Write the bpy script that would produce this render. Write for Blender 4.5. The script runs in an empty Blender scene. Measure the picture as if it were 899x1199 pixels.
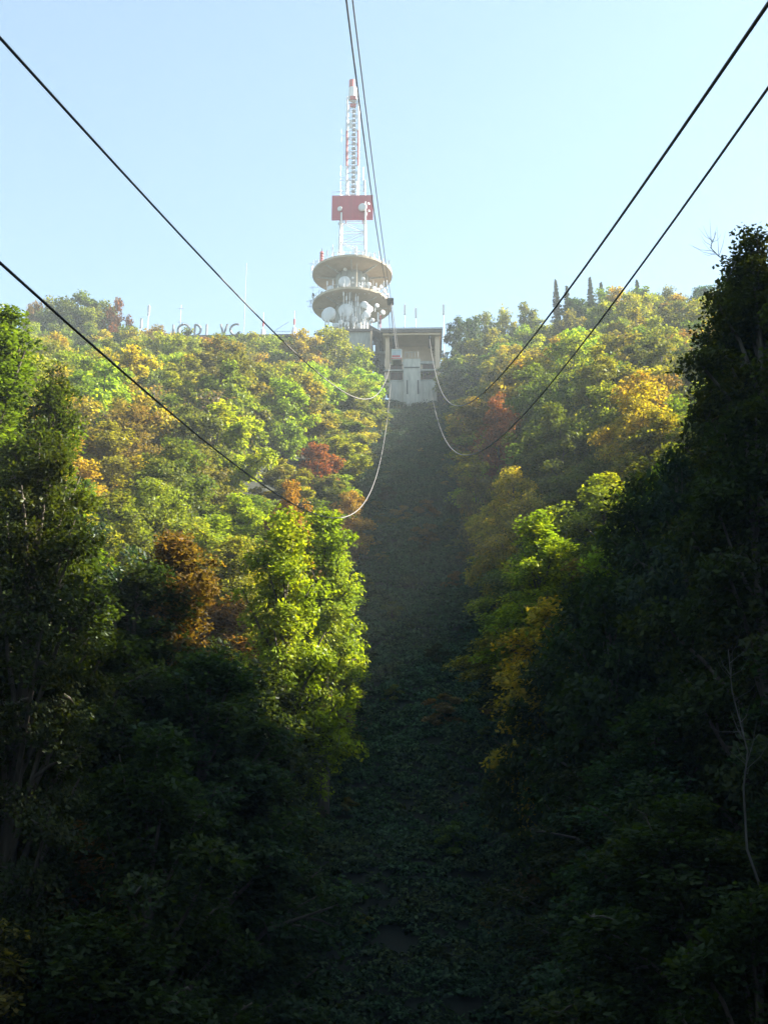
import bpy, math, random
import numpy as np
from mathutils import Vector
R = math.radians
sc = bpy.context.scene
col = sc.collection
rng = np.random.default_rng(7)

# ------------------------------------------------------------------ camera
F = 1447.0
YAW, PITCH = R(1.37), R(18.0)
FW = np.array([-math.sin(YAW)*math.cos(PITCH), math.cos(YAW)*math.cos(PITCH), math.sin(PITCH)])
RT = np.array([math.cos(YAW), math.sin(YAW), 0.0])
UP = np.cross(RT, FW)
def proj(p):
    p = np.asarray(p, float); d = p @ FW
    return 449.5+F*(p @ RT)/d, 599.5-F*(p @ UP)/d
def ray(px, py):
    return FW + RT*(px-449.5)/F + UP*(599.5-py)/F
def atY(px, py, Y):
    d = ray(px, py); return d*(Y/d[1])
def atX(px, py, X):
    d = ray(px, py); return d*(X/d[0])
def S(n, Y): return n*Y/F          # photo pixels -> metres at distance Y
cam = bpy.data.cameras.new('camera'); co = bpy.data.objects.new('camera', cam); col.objects.link(co)
co.rotation_euler = (R(90)+PITCH, 0, YAW)
cam.sensor_fit = 'VERTICAL'; cam.sensor_height = 24.0; cam.lens = 24.0*F/1199.0
cam.clip_start = 0.3; cam.clip_end = 3000
sc.camera = co

# ------------------------------------------------------------------ materials
def new_mat(name):
    m = bpy.data.materials.new(name); m.use_nodes = True
    nt = m.node_tree; nt.nodes.clear()
    return m, nt, nt.nodes, nt.links
def surf_mat(name, c, rough=0.8, metal=0.0, c2=None, scale=1.0, streak=False, bump=0.0):
    m, nt, N, L = new_mat(name)
    o = N.new('ShaderNodeOutputMaterial'); b = N.new('ShaderNodeBsdfPrincipled')
    b.inputs['Roughness'].default_value = rough; b.inputs['Metallic'].default_value = metal
    b.inputs['Base Color'].default_value = (*c, 1)
    L.new(b.outputs[0], o.inputs[0])
    tc = N.new('ShaderNodeTexCoord'); mp = N.new('ShaderNodeMapping')
    mp.inputs['Scale'].default_value = (scale, scale, scale*(0.15 if streak else 1))
    L.new(tc.outputs['Object'], mp.inputs[0])
    no = N.new('ShaderNodeTexNoise'); no.inputs['Scale'].default_value = 1.0; no.inputs['Detail'].default_value = 6
    no.inputs['Roughness'].default_value = 0.65
    L.new(mp.outputs[0], no.inputs[0])
    if c2:
        rp = N.new('ShaderNodeValToRGB')
        rp.color_ramp.elements[0].position = 0.38; rp.color_ramp.elements[0].color = (*c, 1)
        rp.color_ramp.elements[1].position = 0.66; rp.color_ramp.elements[1].color = (*c2, 1)
        L.new(no.outputs[0], rp.inputs[0]); L.new(rp.outputs[0], b.inputs['Base Color'])
    if bump:
        bp = N.new('ShaderNodeBump'); bp.inputs['Strength'].default_value = bump; bp.inputs['Distance'].default_value = 0.05
        L.new(no.outputs[0], bp.inputs['Height']); L.new(bp.outputs[0], b.inputs['Normal'])
    return m
def leaf_mat(name, trans=0.5, spread=0.5, warm=(1.4, 1.0, 0.6)):
    """leaves take the colour set on their own object; each leaf differs a little, clumps turn warmer"""
    m, nt, N, L = new_mat(name)
    o = N.new('ShaderNodeOutputMaterial')
    oi = N.new('ShaderNodeObjectInfo'); ge = N.new('ShaderNodeNewGeometry'); tc = N.new('ShaderNodeTexCoord')
    no = N.new('ShaderNodeTexNoise'); no.noise_dimensions = '4D'; no.inputs['Scale'].default_value = 0.33; no.inputs['Detail'].default_value = 2
    L.new(tc.outputs['Object'], no.inputs['Vector'])
    mw = N.new('ShaderNodeMath'); mw.operation = 'MULTIPLY'; mw.inputs[1].default_value = 31
    L.new(oi.outputs['Random'], mw.inputs[0]); L.new(mw.outputs[0], no.inputs['W'])
    # warm clumps
    tint = N.new('ShaderNodeMix'); tint.data_type = 'RGBA'; tint.blend_type = 'MULTIPLY'; tint.inputs[0].default_value = 1.0
    L.new(oi.outputs['Color'], tint.inputs[6]); tint.inputs[7].default_value = (*warm, 1)
    ad = N.new('ShaderNodeMath'); ad.operation = 'MULTIPLY_ADD'; ad.inputs[1].default_value = 0.22
    L.new(ge.outputs['Random Per Island'], ad.inputs[0]); L.new(no.outputs[0], ad.inputs[2])
    mr = N.new('ShaderNodeMapRange'); mr.inputs[1].default_value = 0.60; mr.inputs[2].default_value = 0.84
    mr.inputs[3].default_value = 0; mr.inputs[4].default_value = 0.85
    L.new(ad.outputs[0], mr.inputs[0])
    mx = N.new('ShaderNodeMix'); mx.data_type = 'RGBA'
    L.new(mr.outputs[0], mx.inputs[0]); L.new(oi.outputs['Color'], mx.inputs[6]); L.new(tint.outputs[2], mx.inputs[7])
    # leaf to leaf brightness
    mv = N.new('ShaderNodeMapRange'); mv.inputs[3].default_value = 1-spread; mv.inputs[4].default_value = 1+spread
    L.new(ge.outputs['Random Per Island'], mv.inputs[0])
    vs = N.new('ShaderNodeVectorMath'); vs.operation = 'SCALE'
    L.new(mx.outputs[2], vs.inputs[0]); L.new(mv.outputs[0], vs.inputs['Scale'])
    df = N.new('ShaderNodeBsdfDiffuse'); tr = N.new('ShaderNodeBsdfTranslucent'); gl = N.new('ShaderNodeBsdfGlossy')
    gl.inputs['Roughness'].default_value = 0.42; gl.inputs['Color'].default_value = (0.5, 0.55, 0.5, 1)
    tm = N.new('ShaderNodeMix'); tm.data_type = 'RGBA'; tm.blend_type = 'MULTIPLY'; tm.inputs[0].default_value = 1
    tm.inputs[7].default_value = (1.5, 1.5, 0.45, 1)
    L.new(vs.outputs[0], tm.inputs[6])
    L.new(vs.outputs[0], df.inputs['Color']); L.new(tm.outputs[2], tr.inputs['Color'])
    m1 = N.new('ShaderNodeMixShader'); m1.inputs[0].default_value = trans
    L.new(df.outputs[0], m1.inputs[1]); L.new(tr.outputs[0], m1.inputs[2])
    m2 = N.new('ShaderNodeMixShader'); m2.inputs[0].default_value = 0.02
    L.new(m1.outputs[0], m2.inputs[1]); L.new(gl.outputs[0], m2.inputs[2])
    L.new(m2.outputs[0], o.inputs[0])
    return m
M = dict(
    leaf=leaf_mat('leaves', 0.45), needle=leaf_mat('needles', 0.15, 0.3, (1.1, 1.0, 0.8)),
    under=leaf_mat('undergrowth_leaves', 0.3, 0.75, (1.7, 1.0, 0.8)),
    bark=surf_mat('bark', (0.07, 0.055, 0.04), 0.95, c2=(0.13, 0.11, 0.085), scale=3, streak=True, bump=0.5),
    palebark=surf_mat('pale_bark', (0.12, 0.11, 0.095), 0.9, c2=(0.07, 0.065, 0.055), scale=3, streak=True),
    concrete=surf_mat('weathered_concrete', (0.32, 0.32, 0.305), 0.9, c2=(0.23, 0.235, 0.225), scale=2.4, streak=True),
    pale=surf_mat('pale_concrete', (0.44, 0.43, 0.40), 0.9, c2=(0.28, 0.28, 0.265), scale=2.2, streak=True),
    tan=surf_mat('tan_render', (0.50, 0.38, 0.28), 0.9, c2=(0.42, 0.32, 0.235), scale=0.5),
    soffit=surf_mat('tan_concrete_soffit', (0.40, 0.325, 0.235), 0.9, c2=(0.32, 0.26, 0.185), scale=0.35),
    roof=surf_mat('roof_bitumen', (0.10, 0.085, 0.08), 0.85, c2=(0.16, 0.13, 0.12), scale=0.9),
    white=surf_mat('white_paint', (0.60, 0.60, 0.62), 0.6, c2=(0.46, 0.47, 0.49), scale=1.5, streak=True),
    grey=surf_mat('galvanised_steel', (0.42, 0.43, 0.45), 0.5, 0.5, c2=(0.33, 0.33, 0.35), scale=2),
    dark=surf_mat('dark_steel', (0.05, 0.052, 0.058), 0.5, 0.3, c2=(0.09, 0.085, 0.08), scale=2),
    red=surf_mat('red_paint', (0.40, 0.045, 0.05), 0.55, c2=(0.30, 0.05, 0.05), scale=1.2, streak=True),
    redpanel=surf_mat('red_radome_panel', (0.36, 0.028, 0.06), 0.7, c2=(0.29, 0.03, 0.055), scale=0.8, streak=True),
    glass=surf_mat('dark_glass', (0.03, 0.035, 0.04), 0.12),
    brownwin=surf_mat('brown_shutter', (0.10, 0.04, 0.03), 0.7, c2=(0.06, 0.035, 0.03), scale=1.5),
    rope=surf_mat('steel_rope', (0.22, 0.21, 0.20), 0.6, 0.3, c2=(0.14, 0.13, 0.125), scale=6),
    darkrope=surf_mat('greased_rope', (0.05, 0.045, 0.05), 0.6, 0.2, c2=(0.08, 0.07, 0.07), scale=6),
    signm=surf_mat('sign_steel', (0.24, 0.25, 0.28), 0.6, 0.2, c2=(0.2, 0.2, 0.21), scale=2),
)

# ------------------------------------------------------------------ mesh helpers
def link_mesh(name, V, Fq, Ft, mat, parent=None, smooth=False):
    me = bpy.data.meshes.new(name)
    V = np.asarray(V, np.float32)
    Fq = np.asarray(Fq, np.int32).reshape(-1, 4); Ft = np.asarray(Ft, np.int32).reshape(-1, 3)
    nq, nt_ = len(Fq), len(Ft)
    me.vertices.add(len(V)); me.vertices.foreach_set('co', V.ravel())
    me.loops.add(nq*4+nt_*3); me.polygons.add(nq+nt_)
    me.loops.foreach_set('vertex_index', np.concatenate([Fq.ravel(), Ft.ravel()]).astype(np.int32))
    st = np.concatenate([np.arange(nq)*4, nq*4+np.arange(nt_)*3]).astype(np.int32)
    me.polygons.foreach_set('loop_start', st)
    me.polygons.foreach_set('use_smooth', np.full(nq+nt_, bool(smooth)))
    me.update(calc_edges=True)
    me.materials.append(mat)
    o = bpy.data.objects.new(name, me); col.objects.link(o)
    if parent: o.parent = parent
    return o
class MB:
    def __init__(s): s.v = []; s.q = []; s.t = []
    def n(s): return len(s.v)
    def hexa(s, P):
        b = s.n(); s.v += [tuple(p) for p in P]
        for f in ((0,3,2,1),(4,5,6,7),(0,1,5,4),(1,2,6,5),(2,3,7,6),(3,0,4,7)): s.q.append([b+i for i in f])
        return s
    def box(s, x0, x1, y0, y1, z0, z1):
        return s.hexa([(x0,y0,z0),(x1,y0,z0),(x1,y1,z0),(x0,y1,z0),(x0,y0,z1),(x1,y0,z1),(x1,y1,z1),(x0,y1,z1)])
    def tube(s, pts, rad, n=6, cap=True):
        pts = [np.asarray(p, float) for p in pts]
        rad = rad if hasattr(rad, '__len__') else [rad]*len(pts)
        b = s.n(); ref = None
        for i, p in enumerate(pts):
            t = pts[min(i+1, len(pts)-1)]-pts[max(i-1, 0)]; t = t/(np.linalg.norm(t)+1e-9)
            if ref is None: ref = np.array([1,0,0]) if abs(t[0]) < .8 else np.array([0,1,0])
            u = np.cross(t, ref); u /= np.linalg.norm(u)+1e-9; w = np.cross(t, u); ref = -np.cross(t, u) if False else ref
            for k in range(n):
                a = 2*math.pi*k/n
                s.v.append(tuple(p+rad[i]*(math.cos(a)*u+math.sin(a)*w)))
        for i in range(len(pts)-1):
            for k in range(n):
                k2 = (k+1) % n
                s.q.append([b+i*n+k, b+i*n+k2, b+(i+1)*n+k2, b+(i+1)*n+k])
        if cap:
            for e, i in ((0, 0), (1, len(pts)-1)):
                c = s.n(); s.v.append(tuple(pts[i]))
                for k in range(n):
                    k2 = (k+1) % n
                    s.t.append([c, b+i*n+(k2 if e == 0 else k), b+i*n+(k if e == 0 else k2)])
        return s
    def lathe(s, prof, c=(0,0,0), axis=(0,0,1), n=32, ry=1.0):
        """prof: list of (radius, height along axis)"""
        a = Vector(axis).normalized(); q = a.to_track_quat('Z', 'Y'); b = s.n()
        for r, h in prof:
            for k in range(n):
                t = 2*math.pi*k/n
                v = q @ Vector((r*math.cos(t), r*math.sin(t)*ry, h)); s.v.append((v.x+c[0], v.y+c[1], v.z+c[2]))
        for i in range(len(prof)-1):
            for k in range(n):
                k2 = (k+1) % n; s.q.append([b+i*n+k, b+i*n+k2, b+(i+1)*n+k2, b+(i+1)*n+k])
        return s
    def build(s, name, mat, parent=None, smooth=False):
        return link_mesh(name, s.v, s.q, s.t, mat, parent, smooth)
def tag(o, label=None, cat=None, group=None, kind=None):
    if label: o['label'] = label
    if cat: o['category'] = cat
    if group: o['group'] = group
    if kind: o['kind'] = kind
    return o
def empty(name, loc=(0,0,0), rz=0):
    o = bpy.data.objects.new(name, None); col.objects.link(o)
    o.location = loc; o.rotation_euler = (0,0,rz); o.empty_display_size = .5
    return o

# ------------------------------------------------------------------ terrain
YE, ZE = 255.0, 109.2
def smooth01(t): t = np.clip(t, 0, 1); return t*t*(3-2*t)
def hbase(y):
    y = np.asarray(y, float)
    z = -6.3+0.65*(y-77)
    z = np.where(y < 40, -30.3+0.50*(y-40), z)
    z = np.maximum(z, -62+0.02*y)
    z = np.where(y > YE-1, np.minimum(z, ZE+5*smooth01((y-YE)/30)), z)
    return np.where(y > 320, ZE+5-0.3*(y-320), z)
SPUR = 1.0
def terrain(x, y):
    x = np.asarray(x, float); y = np.asarray(y, float)
    z = hbase(y)
    far = smooth01((y-160)/80)
    left = np.clip(-x-9, 0, 60); right = np.clip(x-9, 0, 80)
    zl = 12*np.tanh(left*.075)*(1-far)+ 3.0*far*np.tanh(left*.05)
    zr = 14*np.tanh(right*.08)*(1-far)+ 12*far*smooth01((x-14)/40)
    z = z+np.where(x < 0, zl, zr)
    # unseen spur on the sunny side, shaped to cast shadow over the gully
    sp = smooth01((x-30)/32)*(1-smooth01((x-150)/120))
    top = 58-0.0*y
    prof = np.interp(y, [-150, -40, 20, 62, 84, 98, 150, 190], [68, 68, 67, 65, 65, 54, 40, 10])
    add = np.maximum(prof-z, 0)*sp*SPUR
    z = z+add
    # unseen rises added at left and behind the camera to block sky light
    sl_ = smooth01((-x-34)/34)*(1-smooth01((-x-150)/120))
    prl = np.interp(y, [-150, -40, 20, 70, 120, 160, 200], [60, 58, 56, 60, 62, 60, 60])
    z = z+np.maximum(prl-z, 0)*sl_
    bk = smooth01((-y-15)/70)*(1-smooth01((-y-250)/200))
    z = z+np.maximum(62-z, 0)*bk
    z = z+0.5*np.sin(x*.31+y*.17)+.4*np.sin(y*.43-x*.22)
    return z
gx = np.concatenate([np.arange(-900, -100, 40), np.arange(-100, 130, 2.5), np.arange(130, 901, 35)])
gy = np.concatenate([np.arange(-700, -60, 40), np.arange(-60, 330, 2.5), np.arange(330, 1200, 50)])
X, Y = np.meshgrid(gx, gy)
Z = terrain(X, np.clip(Y, -150, 600))
nx, ny = len(gx), len(gy)
V = np.stack([X.ravel(), Y.ravel(), Z.ravel()], 1)
i = (np.arange(ny-1)[:, None]*nx+np.arange(nx-1)[None]).ravel()
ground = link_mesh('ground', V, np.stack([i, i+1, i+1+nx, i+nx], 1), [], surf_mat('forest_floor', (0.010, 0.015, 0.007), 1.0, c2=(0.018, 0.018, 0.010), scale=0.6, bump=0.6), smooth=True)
tag(ground, kind='structure')

# ------------------------------------------------------------------ leaves
def unit(a): return a/(np.linalg.norm(a, axis=-1, keepdims=True)+1e-9)
def leaf_quads(c, n, size, rg, aspect=.62):
    """diamond leaf faces centred on c, facing n"""
    m = len(c); r = unit(rg.normal(size=(m, 3)))
    u = unit(np.cross(n, r)); w = np.cross(n, u)
    L = (size*rg.uniform(.65, 1.35, m))[:, None]
    v = np.stack([c-u*L*.5, c+w*L*.5*aspect-n*L*.06, c+u*L*.5, c-w*L*.5*aspect-n*L*.06], 1).reshape(-1, 3)
    return v, np.arange(m*4).reshape(-1, 4)
def make_crown(seed, H, Rr, nleaf, size, base=.22, flat=.38, nl=20, shape=.75, cs=.235):
    rg = np.random.default_rng(seed)
    limbs = []; centres = []; outs = []; sz = []
    lob = rg.uniform(0, 6.28, 4)
    def env(t, a):
        e = Rr*(np.sin(math.pi*np.clip(t, .02, 1)**shape))**.62
        return e*(1+.17*math.sin(2*a+lob[0])+.13*math.sin(3*a+lob[1]+5*t)+.10*math.sin(5*a+lob[2]-7*t))
    bend = rg.normal(size=2)*.03*H
    trunk = lambda t: np.array([bend[0]*t*t, bend[1]*t*t, H*t])
    for k in range(nl):
        t = (k+.5+rg.uniform(-.4, .4))/nl
        a = k*2.39996+rg.uniform(-.4, .4)
        zt = base+(1-base)*t
        r = env(t, a)*rg.uniform(.8, 1.1)
        p0 = trunk(max(.08, (zt-.12-.10*(1-t))*.96)); p2 = np.array([math.cos(a)*r, math.sin(a)*r, H*min(zt, .99)])+np.array([bend[0], bend[1], 0])*zt**2
        mid = p0*.45+p2*.55+np.array([0, 0, rg.uniform(-.02, .05)*H])
        limbs.append(([p0, mid, p2], .018*H*(1-.6*t)*.5))
        L = np.linalg.norm(p2-p0)
        for j in range(max(3, int(L*1.6))):
            s = rg.uniform(.3, 1.02)
            q = p0*(1-s)**2+2*mid*s*(1-s)+p2*s*s
            side = rg.normal(size=3)*np.array([1, 1, .45]); side = side/np.linalg.norm(side)*rg.uniform(.05, .38)*r*(1.1-.5*s)
            e = q+side
            centres.append(e); o = e-trunk(zt*.8); outs.append(o/(np.linalg.norm(o)+1e-6)); sz.append(rg.uniform(.75, 1.3))
            if rg.random() < .5: limbs.append(([q, q*.5+e*.5+[0, 0, .1], e], .006*H*.5))
    centres = np.array(centres); outs = np.array(outs); sz = np.array(sz)
    per = rg.multinomial(nleaf, sz**2/np.sum(sz**2))
    idx = np.repeat(np.arange(len(centres)), per)
    cr = Rr*cs
    off = rg.normal(size=(len(idx), 3)); off = unit(off)*(rg.random((len(idx), 1))**.45)
    off *= np.array([cr, cr, cr*flat])*sz[idx][:, None]*1.25
    # sprays slope down outwards
    o2 = outs[idx]; off[:, 2] -= .35*(off*o2*np.array([1, 1, 0])).sum(1)
    c = centres[idx]+off
    n = unit(o2*.5+np.array([0, 0, .75])+rg.normal(size=(len(idx), 3))*.55)
    v, q = leaf_quads(c, n, size, rg)
    mb = MB()
    mb.tube([trunk(0)-[0, 0, 1.0], trunk(.1), trunk(.4), trunk(.7), trunk(.95)], [.026*H, .019*H, .014*H, .008*H, .002*H], 7)
    for p, r in limbs: mb.tube(p, [r, r*.7, r*.25], 4, False)
    return (v, q), mb
def make_conifer(seed, H, Rr, n, size):
    rg = np.random.default_rng(seed)
    cs = []; ns = []
    t = 0.12; k = 0
    mb = MB(); mb.tube([(0, 0, -1), (0, 0, H*.5), (0, 0, H)], [.02*H, .012*H, .002*H], 6)
    nb = 150; per = n//nb
    for w in range(nb):
        t = .10+.9*((w+.5)/nb)**.85
        a = w*2.39996+rg.uniform(-.5, .5); r = Rr*(1.02-t)**.9*rg.uniform(.65, 1.2)+.12
        d = np.array([math.cos(a), math.sin(a), 0])
        s = rg.random(per)**.7
        p = np.outer(s, d*r); p[:, 2] = H*t-.38*r*s+.16*r*s*s
        p += rg.normal(size=(per, 3))*np.array([.10*r, .10*r, .05*r])
        cs.append(p); ns.append(np.tile([0, 0, 1.], (per, 1))+rg.normal(size=(per, 3))*.5)
        if w % 3 == 0: mb.tube([(0, 0, H*t), tuple(d*r*.8+[0, 0, H*t-.25*r])], [.03, .01], 3, False)
    c = np.concatenate(cs); nn = unit(np.concatenate(ns))
    return leaf_quads(c, nn, size, rg, .35), mb
hide = bpy.data.collections.new('unlinked')
def proto(kind, seed, H, Rr, n, size, mat='leaf', barkm='bark', **kw):
    if kind == 'con': (v, q), mb = make_conifer(seed, H, Rr, n, size)
    else: (v, q), mb = make_crown(seed, H, Rr, n, size, **kw)
    c = link_mesh('crown', v, q, [], M[mat]); t = mb.build('trunk', M[barkm], smooth=True)
    cm, tm = c.data, t.data
    bpy.data.objects.remove(c); bpy.data.objects.remove(t)
    return dict(H=H, R=Rr, crown=cm, trunk=tm)
# far: leaf about 3 px; mid; near
FAR = [proto('b', 100+k, 14, 4.6+.4*(k % 3), 8000, .50, flat=.6, cs=.19, nl=17+2*(k % 3), shape=[.75, .6, .9][k % 3]) for k in range(7)]
MID = [proto('b', 200+k, 17, 5.4, 19000, .38, flat=.55, cs=.19, nl=26, shape=[.7, .6, .85][k % 3]) for k in range(5)]
TALL = [proto('b', 350+k, 27, 4.2, 24000, .38, nl=34, base=.3, shape=.6, flat=.5, cs=.24) for k in range(2)]
GIANT = [proto('b', 370+k, 40, 4.9, 70000, .30, nl=60, base=.12, shape=[1.15, .95, 1.3][k % 3], flat=.42, cs=.2) for k in range(3)]
NEAR = [proto('b', 300+k, 26, 5.3, 48000, .30, nl=40, cs=.2, base=.15, shape=[.62, .75][k % 2], flat=.42) for k in range(4)]
CON = [proto('con', 400+k, 16, 3.2, 12000, .42, 'needle') for k in range(3)]
BUSH = [proto('b', 500+k, 5, 2.8, 4200, .32, nl=9, base=.05) for k in range(3)]
THIN = [proto('b', 600+k, 13, 4.2, 1500, .38, barkm='palebark', nl=26, shape=.6) for k in range(2)]

COL = {
    'mid green': (.088, .118, .024), 'dark green': (.030, .046, .010), 'lime green': (.19, .248, .022), 'dim orange': (.105, .058, .018),  # dim orange: orange leaf colour darkened to carry shade
    'yellow green': (.165, .185, .026), 'golden yellow': (.26, .23, .025), 'orange': (.25, .16, .035),
    'rust red': (.20, .075, .035), 'russet brown': (.15, .115, .042), 'olive green': (.115, .125, .03),
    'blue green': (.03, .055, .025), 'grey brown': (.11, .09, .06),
}
def tree(P, x, y, height, rad, colour, name='broadleaf_tree', z=None, jit=.12):
    z = float(terrain(x, y)) if z is None else z
    r = empty(name, (x, y, z-.2), random.uniform(0, 6.28))
    sh = height/P['H']; sr = rad/P['R']
    r.scale = (sr, sr, sh)
    t = bpy.data.objects.new('trunk', P['trunk']); c = bpy.data.objects.new('crown', P['crown'])
    for o in (t, c): col.objects.link(o); o.parent = r
    k = COL[colour] if isinstance(colour, str) else colour
    f = [random.uniform(1-jit, 1+jit)*random.uniform(1-jit, 1+jit) for _ in range(3)]
    c.color = (k[0]*f[0], k[1]*f[1], k[2]*f[2], 1)
    return r

# skyline of the wood and outline of the near trees (photo pixels), used to size trees
SKY = ([-60, 0, 30, 60, 130, 150, 200, 270, 340, 400, 425, 440], [368, 368, 352, 346, 350, 376, 382, 389, 393, 380, 390, 400])
SKYR = ([515, 525, 540, 600, 640, 680, 760, 790, 899, 960], [410, 385, 364, 360, 346, 336, 332, 334, 322, 320])
NEARL = ([-60, 0, 60, 100, 120, 160, 240, 300, 370, 430, 470], [372, 378, 425, 465, 530, 590, 680, 735, 790, 830, 1000])
NEARR = ([520, 560, 590, 640, 700, 760, 788, 805, 830, 899, 960], [1000, 760, 690, 610, 540, 505, 480, 330, 285, 275, 275])
# places where the photo shows a tree of a telling colour
SPOT = [(372, 535, 14, 'rust red'), (336, 588, 24, 'orange'), (410, 590, 26, 'orange'), (400, 690, 46, 'lime green'), (340, 660, 44, 'lime green'),
        (385, 630, 30, 'lime green'), (290, 620, 30, 'lime green'), (235, 480, 22, 'yellow green'), (350, 395, 26, 'orange'), (395, 420, 34, 'yellow green'), (420, 440, 20, 'lime green'),
        (45, 360, 20, 'russet brown'), (85, 370, 36, 'mid green'), (137, 375, 16, 'rust red'), (200, 710, 45, 'dim orange'), (165, 640, 26, 'rust red'),
        (150, 500, 18, 'golden yellow'), (130, 460, 24, 'lime green'), (180, 440, 18, 'olive green'), (270, 430, 24, 'olive green'), (310, 470, 22, 'yellow green'),
        (580, 475, 13, 'rust red'), (560, 500, 16, 'russet brown'), (650, 500, 46, 'mid green'), (600, 580, 26, 'golden yellow'), (625, 560, 20, 'golden yellow'),
        (575, 400, 22, 'yellow green'), (540, 400, 24, 'mid green'), (620, 620, 26, 'lime green'), (590, 650, 24, 'lime green'), (560, 560, 16, 'russet brown'),
        (545, 440, 22, 'yellow green'), (630, 430, 22, 'golden yellow'), (690, 420, 30, 'lime green'), (750, 460, 20, 'golden yellow'), (720, 400, 24, 'yellow green'),
        (15, 880, 85, 'dim orange'), (15, 1070, 80, 'dim orange'), (560, 600, 14, 'orange'), (745, 490, 20, 'golden yellow')]
random.seed(11)
def pick(px, py, Yd):
    for sx, sy, r, c in SPOT:
        if (px-sx)**2+(py-sy)**2 < r*r: return c
    u = random.random()
    if Yd < 85: names, w = ['dark green', 'blue green', 'olive green', 'russet brown'], [8, 2, .7 if px < 484 else 0, .5 if px < 484 else 0]  # near trees draw darker leaf colours, shade put into the colour
    elif px < 484: names, w = ['mid green', 'yellow green', 'lime green', 'olive green', 'golden yellow', 'orange', 'russet brown', 'rust red'], [3.4, 4.2, 2.6, 2, 1.3, .35, .7, .1]
    else: names, w = ['mid green', 'yellow green', 'lime green', 'olive green', 'golden yellow', 'orange', 'russet brown', 'blue green'], [3.4, 3.6, 1.8, 2, 1.3, .35, .5, 1]
    return random.choices(names, w)[0]
specs = []
def add(P, x, y, h, rad, colour, name, z, label=None, group=None, jit=.12):
    specs.append(dict(P=P, x=x, y=y, h=h, rad=rad, colour=colour, name=name, z=z, label=label, group=group, jit=jit))
rows = []
y = 280.0
while y > 40:
    rows.append(y); y -= 6.8+(y/278)*1.6
for ri, ry in enumerate(rows):
    for side in (-1, 1):
        x = (10.8 if side < 0 else 11.2)+random.uniform(-.6, 1.2)
        if ry > 246: x = 19.5 if side < 0 else 9.5
        lim = (abs((-25 if side < 0 else 925)-484)/F*ry)+5
        while x < lim:
            xx, yy = side*x, ry+random.uniform(-2.4, 2.4)
            near = ry < 92
            hgt = random.uniform(12.5, 18) if not near else random.uniform(17, 25)
            if x < 15 and ry > 92: hgt = random.uniform(9, 12.5)
            z = float(terrain(xx, yy))
            px, py = proj((xx, yy, z+hgt))
            lim_y = float(np.interp(px, *(SKY if side < 0 else SKYR))) if ry > 110 else float(np.interp(px, *(NEARL if side < 0 else NEARR))) if near else 0
            if near:
                off_ = .75*5.5*F/ry*(1 if side < 0 else -1)
                lim_y = max(lim_y, float(np.interp(px+off_, *(NEARL if side < 0 else NEARR))))
                # the near trees reach up to the dark outline seen in the photo
                hgt2 = atY(px, lim_y, yy)[2]-z
                hgt = min(hgt*1.3, hgt2) if hgt2 < hgt*1.3 else hgt*random.uniform(1, 1.25)
                if (px < 20 or px > 880) and 55 < ry < 82: hgt = min(max(hgt, hgt2*random.uniform(.9, 1)), 38)
            elif py < lim_y:
                hgt = atY(px, lim_y+random.uniform(0, 4), yy)[2]-z
            if hgt < 4.5: x += 6.4; continue
            px, py = proj((xx, yy, z+hgt*.72))
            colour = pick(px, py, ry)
            rad = min(random.uniform(4.5, 6.0), hgt*.5) if not near else min(random.uniform(5.0, 6.6), hgt*.36)
            P = random.choice(NEAR if ry < 75 else MID if ry < 135 else FAR)
            nm = 'broadleaf_tree'
            if 95 < ry < 250 and random.random() < .04 and colour != 'lime green': P, nm, colour = random.choice(THIN), 'sparse_tree', 'grey brown'
            add(P, xx, yy, hgt, rad, colour, nm, z)
            x += (6.9 if ry > 85 else 6.0)*random.uniform(.85, 1.2)
# skyline hump at the far left and conifers on the right skyline
def hero(px, pytop, Yd, rad, colour, label, P=None, name='broadleaf_tree', group=None, hmax=34):
    t = atY(px, pytop, Yd); z = float(terrain(t[0], Yd))
    h = min(t[2]-z, hmax)
    add(P or random.choice(FAR), float(t[0]), Yd, float(h), rad, colour, name, float(t[2]-h+.2), label, group, .06)
hero(92, 343, 266, 8.6, 'mid green', 'big round green tree rising as a hump on the left skyline', FAR[0])
hero(58, 349, 268, 7.2, 'olive green', 'olive tree on the left shoulder of the skyline hump', FAR[1])
hero(44, 350, 264, 3.8, 'russet brown', 'reddish brown tree at the left foot of the skyline hump', FAR[4])
hero(122, 350, 268, 6.2, 'mid green', 'green tree filling the right side of the skyline hump', FAR[3])
hero(136, 350, 264, 4.2, 'rust red', 'red leaved tree on the right shoulder of the skyline hump', FAR[5])
hero(75, 352, 262, 7.0, 'mid green', 'broad green tree in the middle foot of the skyline hump', FAR[2])
hero(110, 356, 262, 6.0, 'yellow green', 'yellow green tree low on the front of the skyline hump', FAR[6])
hero(567, 366, 270, 5.2, 'mid green', 'round tree on the skyline right of the station roof', FAR[2])
hero(590, 360, 272, 5.4, 'yellow green', 'yellowish tree on the skyline, second right of the station roof', FAR[5])
hero(616, 357, 272, 5.0, 'mid green', 'green tree on the skyline just before the dark conifers', FAR[0])
hero(14, 368, 262, 2.6, 'dark green', 'small dark conifer on the skyline at the far left', CON[0], 'conifer')
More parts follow.
